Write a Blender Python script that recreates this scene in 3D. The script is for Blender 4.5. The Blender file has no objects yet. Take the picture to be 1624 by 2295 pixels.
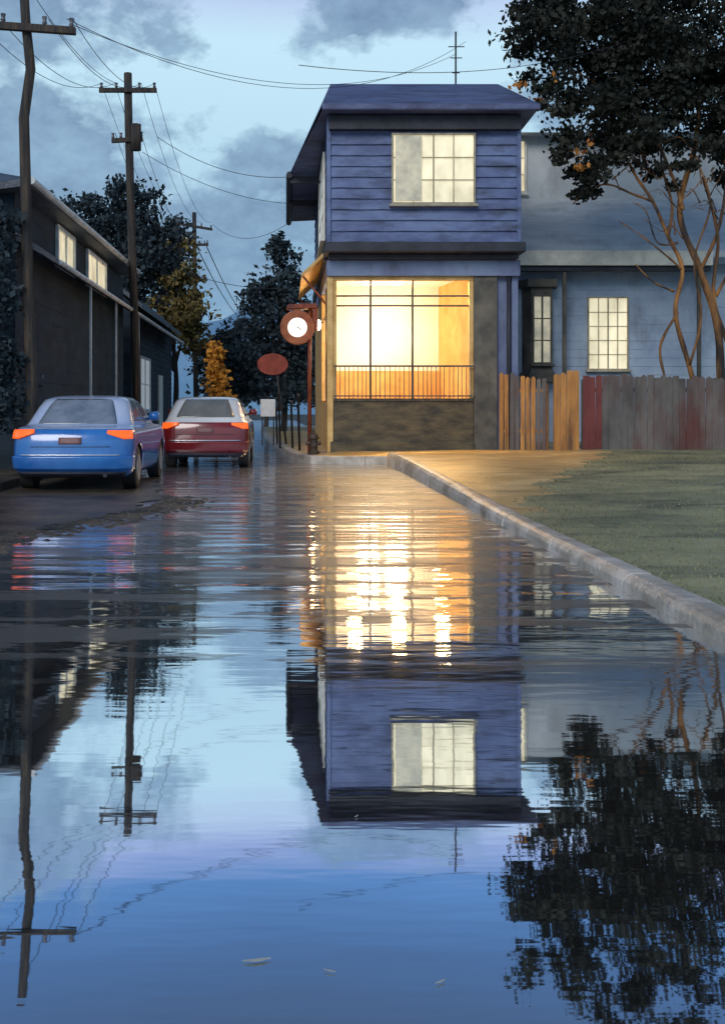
import bpy, math, random
import numpy as np
from mathutils import Vector
random.seed(7); rng=np.random.default_rng(7)
scn=bpy.context.scene
col=scn.collection
# ------------------------------------------------------------------ materials
def N(nt,t,x=0,y=0):
    n=nt.nodes.new(t); n.location=(x,y); return n
def setin(n,k,v):
    if k in n.inputs: n.inputs[k].default_value=v
def mat(name,c1,c2=None,scale=3.0,rough=0.7,bump=0.0,bscale=None,stretch=(1,1,1),emit=None,estr=0.0,metal=0.0,coat=0.0,spec=None,detail=6,lo=.35,hi=.65,emit2=None,stain=None):
    m=bpy.data.materials.new(name); m.use_nodes=True; nt=m.node_tree
    b=nt.nodes['Principled BSDF']
    tc=N(nt,'ShaderNodeTexCoord'); mp=N(nt,'ShaderNodeMapping'); mp.inputs['Scale'].default_value=stretch
    nt.links.new(tc.outputs['Object'],mp.inputs['Vector'])
    ns=N(nt,'ShaderNodeTexNoise'); setin(ns,'Scale',scale); setin(ns,'Detail',detail); setin(ns,'Roughness',.62)
    nt.links.new(mp.outputs[0],ns.inputs['Vector'])
    rp=N(nt,'ShaderNodeValToRGB'); rp.color_ramp.elements[0].position=lo; rp.color_ramp.elements[1].position=hi
    if c2 is None: c2=tuple(min(1,v*1.35+.004) for v in c1)
    rp.color_ramp.elements[0].color=(*c1,1); rp.color_ramp.elements[1].color=(*c2,1)
    nt.links.new(ns.outputs['Fac'],rp.inputs['Fac']); outc=rp.outputs[0]
    if stain is not None:
        mp2=N(nt,'ShaderNodeMapping'); mp2.inputs['Scale'].default_value=stain[0]; nt.links.new(tc.outputs['Object'],mp2.inputs['Vector'])
        n3=N(nt,'ShaderNodeTexNoise'); setin(n3,'Scale',stain[1]); setin(n3,'Detail',7); setin(n3,'Roughness',.65); nt.links.new(mp2.outputs[0],n3.inputs['Vector'])
        r3=N(nt,'ShaderNodeValToRGB'); r3.color_ramp.elements[0].position=.5; r3.color_ramp.elements[1].position=.68
        r3.color_ramp.elements[0].color=(0,0,0,1); r3.color_ramp.elements[1].color=(stain[3],)*3+(1,); nt.links.new(n3.outputs['Fac'],r3.inputs['Fac'])
        mx=N(nt,'ShaderNodeMixRGB'); nt.links.new(r3.outputs[0],mx.inputs[0]); nt.links.new(outc,mx.inputs[1]); mx.inputs[2].default_value=(*stain[2],1); outc=mx.outputs[0]
    nt.links.new(outc,b.inputs['Base Color'])
    setin(b,'Roughness',rough); setin(b,'Metallic',metal); setin(b,'Coat Weight',coat)
    if spec is not None: setin(b,'Specular IOR Level',spec)
    if bump>0:
        n2=N(nt,'ShaderNodeTexNoise'); setin(n2,'Scale',bscale or scale*6); setin(n2,'Detail',5)
        nt.links.new(mp.outputs[0],n2.inputs['Vector'])
        bp=N(nt,'ShaderNodeBump'); setin(bp,'Strength',bump); setin(bp,'Distance',.03)
        nt.links.new(n2.outputs['Fac'],bp.inputs['Height']); nt.links.new(bp.outputs[0],b.inputs['Normal'])
    if emit is not None:
        setin(b,'Emission Strength',estr)
        if emit2 is not None:
            r2=N(nt,'ShaderNodeValToRGB'); r2.color_ramp.elements[0].position=lo; r2.color_ramp.elements[1].position=hi
            r2.color_ramp.elements[0].color=(*emit,1); r2.color_ramp.elements[1].color=(*emit2,1)
            nt.links.new(ns.outputs['Fac'],r2.inputs['Fac']); nt.links.new(r2.outputs[0],b.inputs['Emission Color'])
        else: setin(b,'Emission Color',(*emit,1))
    return m
M={}
M['blue_siding']=mat('blue_siding',(.075,.10,.225),(.16,.22,.40),1.1,.6,.25,9,(1,1,2),stain=((.5,1,1.6),1.6,(.03,.037,.06),.9))
M['blue_wall']=mat('blue_wall',(.12,.15,.28),(.20,.26,.40),.8,.6,.2,9,stain=((1,1,.5),1.5,(.05,.05,.08),.6))
M['blue_wing']=mat('blue_wing',(.26,.34,.47),(.42,.51,.62),.7,.65,.2,9,stain=((1,1,.5),1.2,(.15,.17,.21),.6))
M['grey_wall']=mat('grey_wall',(.48,.52,.54),(.68,.72,.73),.6,.7,.2,9,stain=((1,1,.6),.9,(.32,.33,.33),.6))
M['roof_purple']=mat('roof_purple',(.065,.073,.16),(.12,.155,.29),1.6,.5,.5,14,(1,3,1),stain=((.5,1,1),1.4,(.035,.03,.05),.85))
M['roof_grey']=mat('roof_grey',(.46,.50,.52),(.66,.70,.71),.9,.5,.5,14,(1,3,1),stain=((1,1,.6),1.2,(.30,.32,.34),.6))
M['dark_trim']=mat('dark_trim',(.012,.013,.02),(.035,.035,.05),3,.5,.2)
M['grey_pier']=mat('grey_pier',(.06,.058,.052),(.17,.15,.115),2,.7,.3,stain=((1,1,.4),1.6,(.025,.022,.02),.7))
M['plinth']=mat('plinth',(.045,.038,.028),(.15,.115,.06),2,.7,.4,12,(1,1,3))
M['cream_trim']=mat('cream_trim',(.62,.60,.52),(.85,.82,.72),4,.6,.1)
M['ochre_glow_trim']=mat('ochre_glow_trim',(.55,.33,.10),(.80,.54,.22),3,.6,.2)  # ochre trim tone, also standing for the yellow light on the side wall
M['room_back']=mat('room_back',(.88,.82,.70),(.92,.88,.78),.9,.8)
M['room_side_glow']=mat('room_side_glow',(.60,.31,.08),(.78,.47,.16),1.2,.8)  # amber colour stands in for the glow fading to orange
M['curtain']=mat('lit_curtain',(.5,.46,.34),(.7,.66,.5),1.6,.8,stretch=(1,1,.6),emit=(.36,.32,.20),estr=.98,emit2=(.84,.75,.52),lo=.3,hi=.7)
M['curtain_dim']=mat('dim_curtain',(.2,.2,.18),(.4,.38,.3),2.2,.5,emit=(.17,.165,.13),estr=1,emit2=(.46,.42,.29),lo=.3,hi=.7)
M['curtain_white']=mat('pale_glass',(.4,.45,.5),(.6,.65,.7),2.2,.3,emit=(.3,.34,.36),estr=.6)
M['muntin']=mat('muntin_paint',(.06,.055,.04),(.14,.12,.09),4,.5)
M['muntin_light']=mat('muntin_light',(.26,.23,.16),(.46,.41,.30),4,.5)
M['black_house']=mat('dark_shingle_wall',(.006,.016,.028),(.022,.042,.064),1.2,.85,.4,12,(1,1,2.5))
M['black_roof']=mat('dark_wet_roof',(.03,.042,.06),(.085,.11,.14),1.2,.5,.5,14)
M['pale_gutter']=mat('pale_gutter',(.46,.50,.52),(.80,.81,.78),3,.35,.2)
M['fence_glow']=mat('fence_glow',(.28,.11,.025),(.66,.31,.08),1.6,.7,.4,14,(1,1,.3),stain=((3,3,.3),1.6,(.09,.05,.03),.9))  # warm shop light painted into the boards as an ochre tone
M['fence_dark']=mat('fence_dark',(.055,.047,.045),(.18,.16,.145),1.2,.7,.4,14,(1,1,.4),stain=((1,1,.5),.7,(.12,.03,.022),.85))
M['fence_red']=mat('fence_red',(.10,.018,.018),(.21,.05,.04),1.5,.7,.4,14,(1,1,.4))
M['pole_wood']=mat('pole_wood',(.024,.024,.026),(.12,.082,.05),3,.8,.6,18,(4,4,.4),lo=.42,hi=.72)
M['bark']=mat('bark',(.03,.022,.018),(.42,.19,.055),1.5,.8,.6,14,(2,2,.5),lo=.42,hi=.68)
M['bark_dark']=mat('bark_dark',(.02,.017,.016),(.06,.05,.045),3,.8,.6,18,(2,2,.5))
M['wire']=mat('wire_black',(.02,.02,.025),(.04,.04,.05),3,.6)
M['insulator']=mat('insulator',(.05,.05,.06),(.2,.2,.22),3,.3)
M['rust_red']=mat('rust_red',(.12,.022,.010),(.28,.06,.02),5,.5,.2)
M['sign_red']=mat('sign_red',(.17,.02,.012),(.34,.055,.03),4,.5,.1)
M['sign_white']=mat('sign_white',(.6,.66,.72),(.8,.84,.86),4,.5)
M['clock_face']=mat('clock_face',(.8,.8,.75),(.85,.85,.8),4,.5,emit=(1,.95,.88),estr=1.1)
M['clock_rim']=mat('clock_rim',(.22,.05,.02),(.42,.13,.04),3,.5)
M['lamp_globe']=mat('lamp_globe',(.9,.9,.85),(.9,.9,.85),4,.5,emit=(1,.9,.72),estr=2.5)
M['hydrant']=mat('hydrant_iron',(.03,.02,.018),(.09,.05,.03),6,.5,.2)
M['kerb']=mat('kerb_stone',(.28,.25,.20),(.62,.57,.51),2.2,.4,.6,22,stain=((1,.6,1),2.2,(.11,.09,.065),.7))
M['pavement']=mat('glow_wet_concrete',(.32,.21,.075),(.60,.43,.19),.9,.4,.35,20,stain=((1,2.5,1),1.3,(.13,.09,.045),.75))  # wet concrete with the shop window's ochre glow put into its colour
M['verge']=mat('wet_gravel',(.02,.018,.015),(.12,.09,.055),1.6,.4,.7,22,(1,1,1))
M['ground']=mat('dark_earth',(.02,.026,.024),(.05,.06,.05),.5,.8,.3,5)
M['lawn']=mat('lawn_turf',(.10,.12,.07),(.36,.34,.18),.5,.55,.7,11,stain=((1,2.2,1),.6,(.035,.052,.04),.95))
M['blade']=mat('grass_blade',(.07,.095,.05),(.28,.28,.15),.5,.6)
M['hill']=mat('hazy_hill',(.12,.26,.42),(.20,.36,.52),.02,.9)  # distance haze mixed into the blue hill colour
M['leaf_dark']=mat('leaf_dark',(.014,.018,.016),(.052,.056,.044),.9,.85,lo=.4,hi=.68,spec=.15)
M['leaf_teal']=mat('leaf_teal',(.022,.034,.042),(.06,.085,.098),.8,.9,spec=.12)
M['leaf_olive']=mat('leaf_olive',(.09,.085,.035),(.27,.20,.075),1.0,.9,spec=.12)
M['leaf_gold']=mat('leaf_gold',(.50,.20,.02),(.80,.38,.05),2.4,.8)
M['leaf_orange']=mat('leaf_orange',(.30,.10,.02),(.5,.22,.04),3,.8)
M['leaf_float']=mat('floating_leaf',(.35,.38,.36),(.6,.6,.5),30,.4)
def paint(n,c1,c2): return mat(n,c1,c2,1.3,.22,coat=.8)
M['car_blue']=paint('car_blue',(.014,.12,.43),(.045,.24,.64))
M['car_blue_sky_sheen']=paint('car_blue_sky_sheen',(.38,.50,.74),(.58,.66,.84))  # sky reflection on the blue car's upper body, painted as pale blue
M['car_red']=paint('car_red',(.15,.010,.014),(.24,.02,.022))
M['car_red_sky_sheen']=paint('car_red_sky_sheen',(.70,.70,.70),(.82,.82,.82))  # sky reflection on the maroon car's upper body, painted white
M['car_glass']=mat('car_glass',(.12,.16,.22),(.28,.32,.38),2,.12,coat=.5)
M['car_glass_grey']=mat('car_glass_grey',(.14,.14,.13),(.24,.23,.21),2,.15,coat=.4)
M['rubber']=mat('rubber',(.012,.012,.013),(.025,.025,.025),6,.7)
M['alloy']=mat('alloy',(.35,.38,.42),(.55,.58,.6),6,.3,metal=.7)
M['bumper_dark']=mat('bumper_dark',(.012,.015,.03),(.03,.03,.05),4,.5)
M['chrome']=mat('chrome_strip',(.6,.65,.72),(.75,.8,.85),4,.2,metal=.5)
M['tail']=mat('tail_light',(.6,.10,.02),(.75,.16,.03),8,.25,emit=(1,.12,.012),estr=.9)
M['plate']=mat('plate_plain',(.2,.1,.1),(.28,.14,.13),5,.5)

# ------------------------------------------------------------------ builders
class MB:
    def __init__(s): s.v=[]; s.f=[]; s.m=[]
    def add(s,vs,fs,mi=0):
        o=len(s.v); s.v+= [tuple(v) for v in vs]; s.f+=[tuple(i+o for i in f) for f in fs]; s.m+=[mi]*len(fs); return s
    def box(s,x0,x1,y0,y1,z0,z1,mi=0):
        return s.add([(x0,y0,z0),(x1,y0,z0),(x1,y1,z0),(x0,y1,z0),(x0,y0,z1),(x1,y0,z1),(x1,y1,z1),(x0,y1,z1)],
          [(0,3,2,1),(4,5,6,7),(0,1,5,4),(1,2,6,5),(2,3,7,6),(3,0,4,7)],mi)
    def obox(s,o,u,n,u0,u1,z0,z1,n0,n1,mi=0):
        o=Vector(o);u=Vector(u);n=Vector(n);z=Vector((0,0,1))
        P=[o+u*a+n*b+z*c for c in (z0,z1) for a,b in ((u0,n0),(u1,n0),(u1,n1),(u0,n1))]
        fs=[(0,3,2,1),(4,5,6,7),(0,1,5,4),(1,2,6,5),(2,3,7,6),(3,0,4,7)]
        if u.cross(n).z<0: fs=[tuple(reversed(f)) for f in fs]
        return s.add(P,fs,mi)
    def tube(s,pts,rs,seg=8,mi=0,cap=True):
        pts=[Vector(p) for p in pts]
        if not hasattr(rs,'__len__'): rs=[rs]*len(pts)
        vs=[];fs=[]
        up=None
        for i,p in enumerate(pts):
            d=(pts[min(i+1,len(pts)-1)]-pts[max(i-1,0)]).normalized()
            if up is None:
                up=Vector((1,0,0)) if abs(d.x)<.8 else Vector((0,1,0))
            a=(up-d*up.dot(d)).normalized(); b=d.cross(a); up=a
            for k in range(seg):
                t=2*math.pi*k/seg; vs.append(p+(a*math.cos(t)+b*math.sin(t))*rs[i])
        for i in range(len(pts)-1):
            for k in range(seg):
                k2=(k+1)%seg; fs.append((i*seg+k,i*seg+k2,(i+1)*seg+k2,(i+1)*seg+k))
        if cap:
            fs.append(tuple(reversed(range(seg)))); fs.append(tuple((len(pts)-1)*seg+k for k in range(seg)))
        return s.add(vs,fs,mi)
    def prism(s,poly,d,mi=0):
        n=len(poly); d=Vector(d)
        vs=[Vector(p) for p in poly]+[Vector(p)+d for p in poly]
        fs=[tuple(reversed(range(n))),tuple(range(n,2*n))]+[(i,(i+1)%n,n+(i+1)%n,n+i) for i in range(n)]
        return s.add(vs,fs,mi)
    def clap(s,o,u,n,u0,u1,z0,z1,h=.2,out=.035,mi=0):
        o=Vector(o);u=Vector(u);n=Vector(n);z=Vector((0,0,1)); k=max(1,round((z1-z0)/h)); h=(z1-z0)/k
        seg=14
        for i in range(k):
            a=z0+i*h
            jit=[random.uniform(-.012,.012) for _ in range(seg+1)]
            for q in range(seg):
                s0=u0+(u1-u0)*q/seg; s1=u0+(u1-u0)*(q+1)/seg; j0,j1=jit[q]*.6,jit[q+1]*.6
                P=[o+u*s0+n*.004+z*a,o+u*s1+n*.004+z*a,o+u*s1+n*(out+j1)+z*(a+.002+j1),o+u*s0+n*(out+j0)+z*(a+.002+j0),o+u*s1+n*.006+z*(a+h),o+u*s0+n*.006+z*(a+h)]
                s.add(P,[(0,1,2,3),(3,2,4,5)],mi)
        return s
def fin(name,mb,mats,parent=None,bevel=0,smooth=False,loc=None,rootpos=None):
    root=Vector(rootpos) if rootpos is not None else (Vector(parent['_w']) if parent is not None else (Vector(loc) if loc is not None else Vector((0,0,0))))
    me=bpy.data.meshes.new(name)
    me.from_pydata([tuple(Vector(v)-root) for v in mb.v],[],mb.f)
    for m in mats: me.materials.append(m)
    me.polygons.foreach_set('material_index',mb.m)
    if smooth: me.polygons.foreach_set('use_smooth',[True]*len(me.polygons))
    me.update()
    ob=bpy.data.objects.new(name,me); col.objects.link(ob)
    ob['_w']=tuple(root)
    if parent is not None: ob.parent=parent
    else: ob.location=root
    if bevel:
        b=ob.modifiers.new('Bevel','BEVEL'); b.width=bevel; b.segments=2; b.limit_method='ANGLE'
    return ob
def bx(name,parent,mat_,*boxes,bevel=0):
    for b in boxes:
        mb=MB(); mb.box(*b); fin(name,mb,[mat_],parent,bevel=bevel)
def top(name,label,cat,loc,group=None):
    e=bpy.data.objects.new(name,None); e.empty_display_size=.3; col.objects.link(e); e.location=loc
    e['label']=label; e['category']=cat; e['_w']=tuple(loc)
    if group: e['group']=group
    return e
def tag(ob,label,cat,group=None):
    ob['label']=label; ob['category']=cat
    if group: ob['group']=group
    return ob
def struct(ob): ob['kind']='structure'; return ob
def window(parent,o,u,n,u0,u1,z0,z1,nx,nz,pane,frame,sill=True,fw=.07,depth=.06,mw=.028,name='window'):
    f=MB()
    f.obox(o,u,n,u0-fw,u0,z0-fw,z1+fw,.0,depth); f.obox(o,u,n,u1,u1+fw,z0-fw,z1+fw,.0,depth)
    f.obox(o,u,n,u0,u1,z1,z1+fw,.0,depth); f.obox(o,u,n,u0,u1,z0-fw,z0,.0,depth)
    for i in range(1,nx):
        c=u0+(u1-u0)*i/nx; w=mw*(1.6 if (nx%2==0 and i==nx//2) else 1)
        f.obox(o,u,n,c-w/2,c+w/2,z0,z1,.012,depth-.012)
    for j in range(1,nz):
        c=z0+(z1-z0)*j/nz
        f.obox(o,u,n,u0,u1,c-mw/2,c+mw/2,.014,depth-.016)
    w=fin(name,f,[frame],parent)
    p=MB(); p.obox(o,u,n,u0+.001,u1-.001,z0+.001,z1-.001,.0,.009); fin('window_pane',p,[pane],w)
    if sill:
        s=MB(); s.obox(o,u,n,u0-fw-.05,u1+fw+.05,z0-fw-.055,z0-fw-.002,0,depth+.06); fin('sill',s,[frame],w,bevel=.008)
    return w
X_=(1,0,0); FN=(0,-1,0)
# ------------------------------------------------------------------ camera (eye level, looking down the street)
cam=bpy.data.cameras.new('camera'); co=bpy.data.objects.new('camera',cam); col.objects.link(co)
co.location=(0,0,1.15); co.rotation_euler=(math.radians(90),0,0)
cam.lens=36.08; cam.sensor_width=36; cam.shift_x=.0749; cam.shift_y=-.0991; cam.clip_end=3000; cam.clip_start=.05
scn.camera=co
scn.view_settings.view_transform='Standard'; scn.view_settings.look='None'; scn.view_settings.exposure=0
# ------------------------------------------------------------------ world
w=bpy.data.worlds.new('World'); scn.world=w; w.use_nodes=True; nt=w.node_tree; L=nt.links
for n in list(nt.nodes): nt.nodes.remove(n)
out=N(nt,'ShaderNodeOutputWorld'); bg=N(nt,'ShaderNodeBackground')
tc=N(nt,'ShaderNodeTexCoord'); sep=N(nt,'ShaderNodeSeparateXYZ'); L.new(tc.outputs['Generated'],sep.inputs[0])
def ma(op,a,b=None,c=None,clamp=False):
    n=N(nt,'ShaderNodeMath'); n.operation=op; n.use_clamp=clamp
    for i,v in enumerate((a,b,c)):
        if v is None: continue
        if isinstance(v,(int,float)): n.inputs[i].default_value=v
        else: L.new(v,n.inputs[i])
    return n.outputs[0]
x,y,z=sep.outputs
hr=ma('SQRT',ma('ADD',ma('MULTIPLY',x,x),ma('MULTIPLY',y,y)))
te=ma('DIVIDE',z,ma('MAXIMUM',hr,.02))           # tan(elevation)
az=ma('ARCTAN2',x,y)
cmb=N(nt,'ShaderNodeCombineXYZ'); L.new(az,cmb.inputs[0]); L.new(te,cmb.inputs[1])
def noise(scale,stretch,detail=5,rough=.55,seed=0):
    mp=N(nt,'ShaderNodeMapping'); mp.inputs['Scale'].default_value=stretch; mp.inputs['Location'].default_value=(seed,seed*.7,seed*1.3)
    L.new(cmb.outputs[0],mp.inputs['Vector']); n=N(nt,'ShaderNodeTexNoise'); setin(n,'Scale',scale); setin(n,'Detail',detail); setin(n,'Roughness',rough)
    L.new(mp.outputs[0],n.inputs['Vector']); return n.outputs['Fac']
nA=noise(9,(1,1.5,1),7,.6,3.1); nB=noise(22,(1,1.3,1),6,.6,8.2); nC=noise(2.5,(1,2,1),3,.5,1.7)
warp=ma('ADD',ma('MULTIPLY',ma('SUBTRACT',nA,.5),2.6),ma('MULTIPLY',ma('SUBTRACT',nB,.5),1.5))
rp=N(nt,'ShaderNodeValToRGB'); cr=rp.color_ramp
te2=ma('ADD',te,ma('MULTIPLY',ma('SUBTRACT',nC,.5),.05))
L.new(ma('MULTIPLY',te2,1.0),rp.inputs['Fac'])
stops=[(0,(.12,.26,.45)),(.13,(.15,.32,.50)),(.20,(.36,.55,.69)),(.27,(.45,.66,.78)),(.36,(.50,.72,.84)),(.395,(.45,.58,.78)),(.425,(.28,.37,.65)),(.455,(.095,.23,.50)),(.52,(.065,.145,.32)),(.60,(.055,.10,.20)),(1,(.07,.13,.26))]
cr.elements[0].position=stops[0][0]; cr.elements[0].color=(*stops[0][1],1)
cr.elements[1].position=1; cr.elements[1].color=(*stops[-1][1],1)
for p,c in stops[1:-1]:
    e=cr.elements.new(p); e.color=(*c,1)
def bank(a0,t0,ra,rt,soft=.45):
    da=ma('DIVIDE',ma('SUBTRACT',az,a0),ra); dt=ma('DIVIDE',ma('SUBTRACT',te,t0),rt)
    d=ma('SQRT',ma('ADD',ma('MULTIPLY',da,da),ma('MULTIPLY',dt,dt)))
    v=ma('ADD',ma('SUBTRACT',1,d),warp)
    return ma('DIVIDE',v,soft,clamp=True)
banks=[(-.27,.39,.16,.08),(.09,.395,.11,.05),(-.07,.18,.26,.07),(-.26,.25,.16,.08),(-.02,.235,.11,.04),(.33,.30,.14,.08),(.0,.14,.25,.03),(-.16,.215,.12,.045)]
tot=None
for b_ in banks:
    v=bank(*b_); tot=v if tot is None else ma('MAXIMUM',tot,v)
back=ma('MULTIPLY',ma('SUBTRACT',nA,.52),3.0,clamp=True)
side=ma('MULTIPLY',ma('SUBTRACT',ma('ABSOLUTE',az),.5),2.0,clamp=True)
tot=ma('MAXIMUM',tot,ma('MULTIPLY',back,side))
fac=ma('MULTIPLY',tot,.85,clamp=True)
mx=N(nt,'ShaderNodeMixRGB'); L.new(fac,mx.inputs[0]); L.new(rp.outputs[0],mx.inputs[1])
cc=N(nt,'ShaderNodeMixRGB'); L.new(ma('MULTIPLY',ma('SUBTRACT',nB,.3),2.2,clamp=True),cc.inputs[0]); cc.inputs[1].default_value=(.10,.18,.31,1); cc.inputs[2].default_value=(.25,.39,.54,1)
L.new(cc.outputs[0],mx.inputs[2])
sky=N(nt,'ShaderNodeTexSky'); sky.sky_type='NISHITA'; sky.sun_disc=False; sky.sun_elevation=math.radians(28); sky.sun_rotation=math.radians(205)
bg2=N(nt,'ShaderNodeBackground'); L.new(sky.outputs[0],bg2.inputs[0]); bg2.inputs[1].default_value=.010
L.new(mx.outputs[0],bg.inputs[0]); bg.inputs[1].default_value=1.10
ad=N(nt,'ShaderNodeAddShader'); L.new(bg.outputs[0],ad.inputs[0]); L.new(bg2.outputs[0],ad.inputs[1]); L.new(ad.outputs[0],out.inputs[0])
sl=bpy.data.lights.new('soft_sun','SUN'); sl.energy=1.5; sl.angle=math.radians(25); sl.color=(1,.96,.92)
so=bpy.data.objects.new('soft_sun',sl); col.objects.link(so)
dirv=Vector((.35,.80,-.55)); so.rotation_euler=dirv.to_track_quat('-Z','Y').to_euler()
def point(loc,e,c,r=.12):
    l=bpy.data.lights.new('lamp_light','POINT'); l.energy=e; l.color=c; l.shadow_soft_size=r
    o=bpy.data.objects.new('lamp_light',l); col.objects.link(o); o.location=loc; return o
def spot(loc,d,e,c,ang=120,r=.08):
    l=bpy.data.lights.new('spot_light','SPOT'); l.energy=e; l.color=c; l.shadow_soft_size=r; l.spot_size=math.radians(ang); l.spot_blend=.8
    o=bpy.data.objects.new('spot_light',l); col.objects.link(o); o.location=loc; o.rotation_euler=Vector(d).to_track_quat('-Z','Y').to_euler(); return o

# ------------------------------------------------------------------ ground
mb=MB(); mb.add([(-900,-60,-.03),(900,-60,-.03),(900,1500,-.03),(-900,1500,-.03)],[(0,1,2,3)])
struct(fin('ground',mb,[M['ground']]))
def water_mat():
    m=bpy.data.materials.new('flooded_asphalt'); m.use_nodes=True; nt=m.node_tree; L=nt.links
    for n in list(nt.nodes): nt.nodes.remove(n)
    o=N(nt,'ShaderNodeOutputMaterial'); g=N(nt,'ShaderNodeNewGeometry'); sp=N(nt,'ShaderNodeSeparateXYZ'); L.new(g.outputs['Position'],sp.inputs[0])
    def nz(scale,st,det=4,r=.5,loc=(0,0,0)):
        mp=N(nt,'ShaderNodeMapping'); mp.inputs['Scale'].default_value=st; mp.inputs['Location'].default_value=loc
        L.new(g.outputs['Position'],mp.inputs['Vector']); n=N(nt,'ShaderNodeTexNoise'); setin(n,'Scale',scale); setin(n,'Detail',det); setin(n,'Roughness',r); L.new(mp.outputs[0],n.inputs['Vector']); return n.outputs['Fac']
    def mr(v,a,b,c,d,typ='SMOOTHSTEP'):
        n=N(nt,'ShaderNodeMapRange'); n.interpolation_type=typ; L.new(v,n.inputs[0])
        for i,q in enumerate((a,b,c,d)): n.inputs[i+1].default_value=q
        return n.outputs[0]
    def mm(op,a,b,clamp=False):
        n=N(nt,'ShaderNodeMath'); n.operation=op; n.use_clamp=clamp
        for i,q in enumerate((a,b)):
            if isinstance(q,(int,float)): n.inputs[i].default_value=q
            else: L.new(q,n.inputs[i])
        return n.outputs[0]
    Y=sp.outputs[1]
    zone=mm('MULTIPLY',mr(Y,4.0,5.2,0,1),mr(Y,13,18,1,.45))
    pn=nz(.55,(.5,1.9,1),6,.6,(3,1,0))
    patch=mm('MULTIPLY',mr(pn,.53,.58,0,1),zone)
    pn2=nz(2.2,(.24,1.3,1),5,.62,(7,2,0))
    patch2=mm('MULTIPLY',mm('MULTIPLY',mr(pn2,.52,.55,0,1),zone),1.0)
    pt=mm('MAXIMUM',patch,patch2)  # dark streaky patches paint in the broken-up reflections
    r0=nz(1.1,(.28,1.4,1),2,.45,(1,5,0)); r1=nz(1.9,(.55,2.6,1),3,.5); r2=nz(9,(.6,2.4,1),2,.5)
    hgt=mm('ADD',mm('MULTIPLY',r0,mr(Y,4.2,6.5,0,5.0)),mm('ADD',mm('MULTIPLY',r1,1.0),mm('MULTIPLY',r2,.12)))
    amp=mr(Y,3.2,8,.05,.50)
    bp=N(nt,'ShaderNodeBump'); setin(bp,'Distance',.014); L.new(hgt,bp.inputs['Height']); L.new(amp,bp.inputs['Strength'])
    gl=N(nt,'ShaderNodeBsdfGlossy'); gl.inputs['Color'].default_value=(.90,.95,1,1); L.new(bp.outputs[0],gl.inputs['Normal'])
    L.new(mr(Y,2,12,.02,.07),gl.inputs['Roughness'])
    g2=N(nt,'ShaderNodeBsdfGlossy'); g2.inputs['Color'].default_value=(.95,.95,.95,1); g2.inputs['Roughness'].default_value=.36; L.new(bp.outputs[0],g2.inputs['Normal'])
    mg=N(nt,'ShaderNodeMixShader'); L.new(mr(Y,4.0,9,.0,.20),mg.inputs[0]); L.new(gl.outputs[0],mg.inputs[1]); L.new(g2.outputs[0],mg.inputs[2])
    df=N(nt,'ShaderNodeBsdfDiffuse'); df.inputs['Color'].default_value=(.10,.095,.085,1)
    m1=N(nt,'ShaderNodeMixShader'); L.new(mr(Y,5,12,.90,.80),m1.inputs[0]); L.new(df.outputs[0],m1.inputs[1]); L.new(mg.outputs[0],m1.inputs[2])
    an=nz(60,(1,1,1),4,.6); ac=N(nt,'ShaderNodeValToRGB'); ac.color_ramp.elements[0].color=(.03,.03,.032,1); ac.color_ramp.elements[1].color=(.18,.155,.12,1); L.new(an,ac.inputs[0])
    b2=N(nt,'ShaderNodeBump'); setin(b2,'Distance',.01); setin(b2,'Strength',.5); L.new(an,b2.inputs['Height'])
    pr=N(nt,'ShaderNodeBsdfPrincipled'); L.new(ac.outputs[0],pr.inputs['Base Color']); setin(pr,'Roughness',.38); L.new(b2.outputs[0],pr.inputs['Normal'])
    setin(pr,'Specular IOR Level',.3)
    m2=N(nt,'ShaderNodeMixShader'); L.new(mm('MULTIPLY',pt,.74),m2.inputs[0]); L.new(m1.outputs[0],m2.inputs[1]); L.new(pr.outputs[0],m2.inputs[2])
    L.new(m2.outputs[0],o.inputs[0]); return m
M['water']=water_mat()
mb=MB(); mb.add([(-14,-8,0),(2.2,-8,0),(2.2,22.1,0),(-14,22.1,0)],[(0,1,2,3)])
mb.add([(-14,22.1,0),(2.2,22.1,0),(1.0,120,0),(-14,120,0)],[(0,1,2,3)])
struct(fin('flooded_road',mb,[M['water']]))
def sst(a,b,t):
    t=max(0,min(1,(t-a)/(b-a))); return t*t*(3-2*t)
def gh(x,y):
    return .085+.16*sst(8,20.5,y)+.03*min(5,max(0,x-2.3))*.5+.012*math.sin(x*1.7+y*.9)*math.sin(y*1.3-x*.6)*min(1,max(0,x-2.6))
def interp(tab,v):
    if v<=tab[0][0]: return tab[0][1]
    for (a,b),(c,d) in zip(tab,tab[1:]):
        if v<=c: return b+(d-b)*(v-a)/(c-a)
    return tab[-1][1]
KX=2.34
rt=[(10.2,KX),(11.0,2.62),(12.6,3.1),(14.4,3.75),(16.4,4.6),(18.6,5.7),(20.6,6.4),(21.9,6.6),(60,6.6)]  # tapering right edge follows the ochre pool of window light
lt=[(22.0,KX),(22.02,1.0),(22.2,.74),(22.9,.48),(24.2,.30),(27,.13),(33,-.17),(42,-.62),(58,-1.2),(62,-1.3)]
rows=[-6+.5*i for i in range(32)]+[10.2+.12*i for i in range(98)]+[22.0,22.02]+[22.1+.1*i for i in range(20)]+[24.2+.6*i for i in range(60)]
rows=sorted(set(round(r,3) for r in rows))
xr={}
for r in rows: xr[r]=max(KX,interp(rt,r)+(random.uniform(-.07,.07)+.14*math.sin(r*3.1)+.10*math.sin(r*7.7) if 10.4<r<21.9 else 0))
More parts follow.
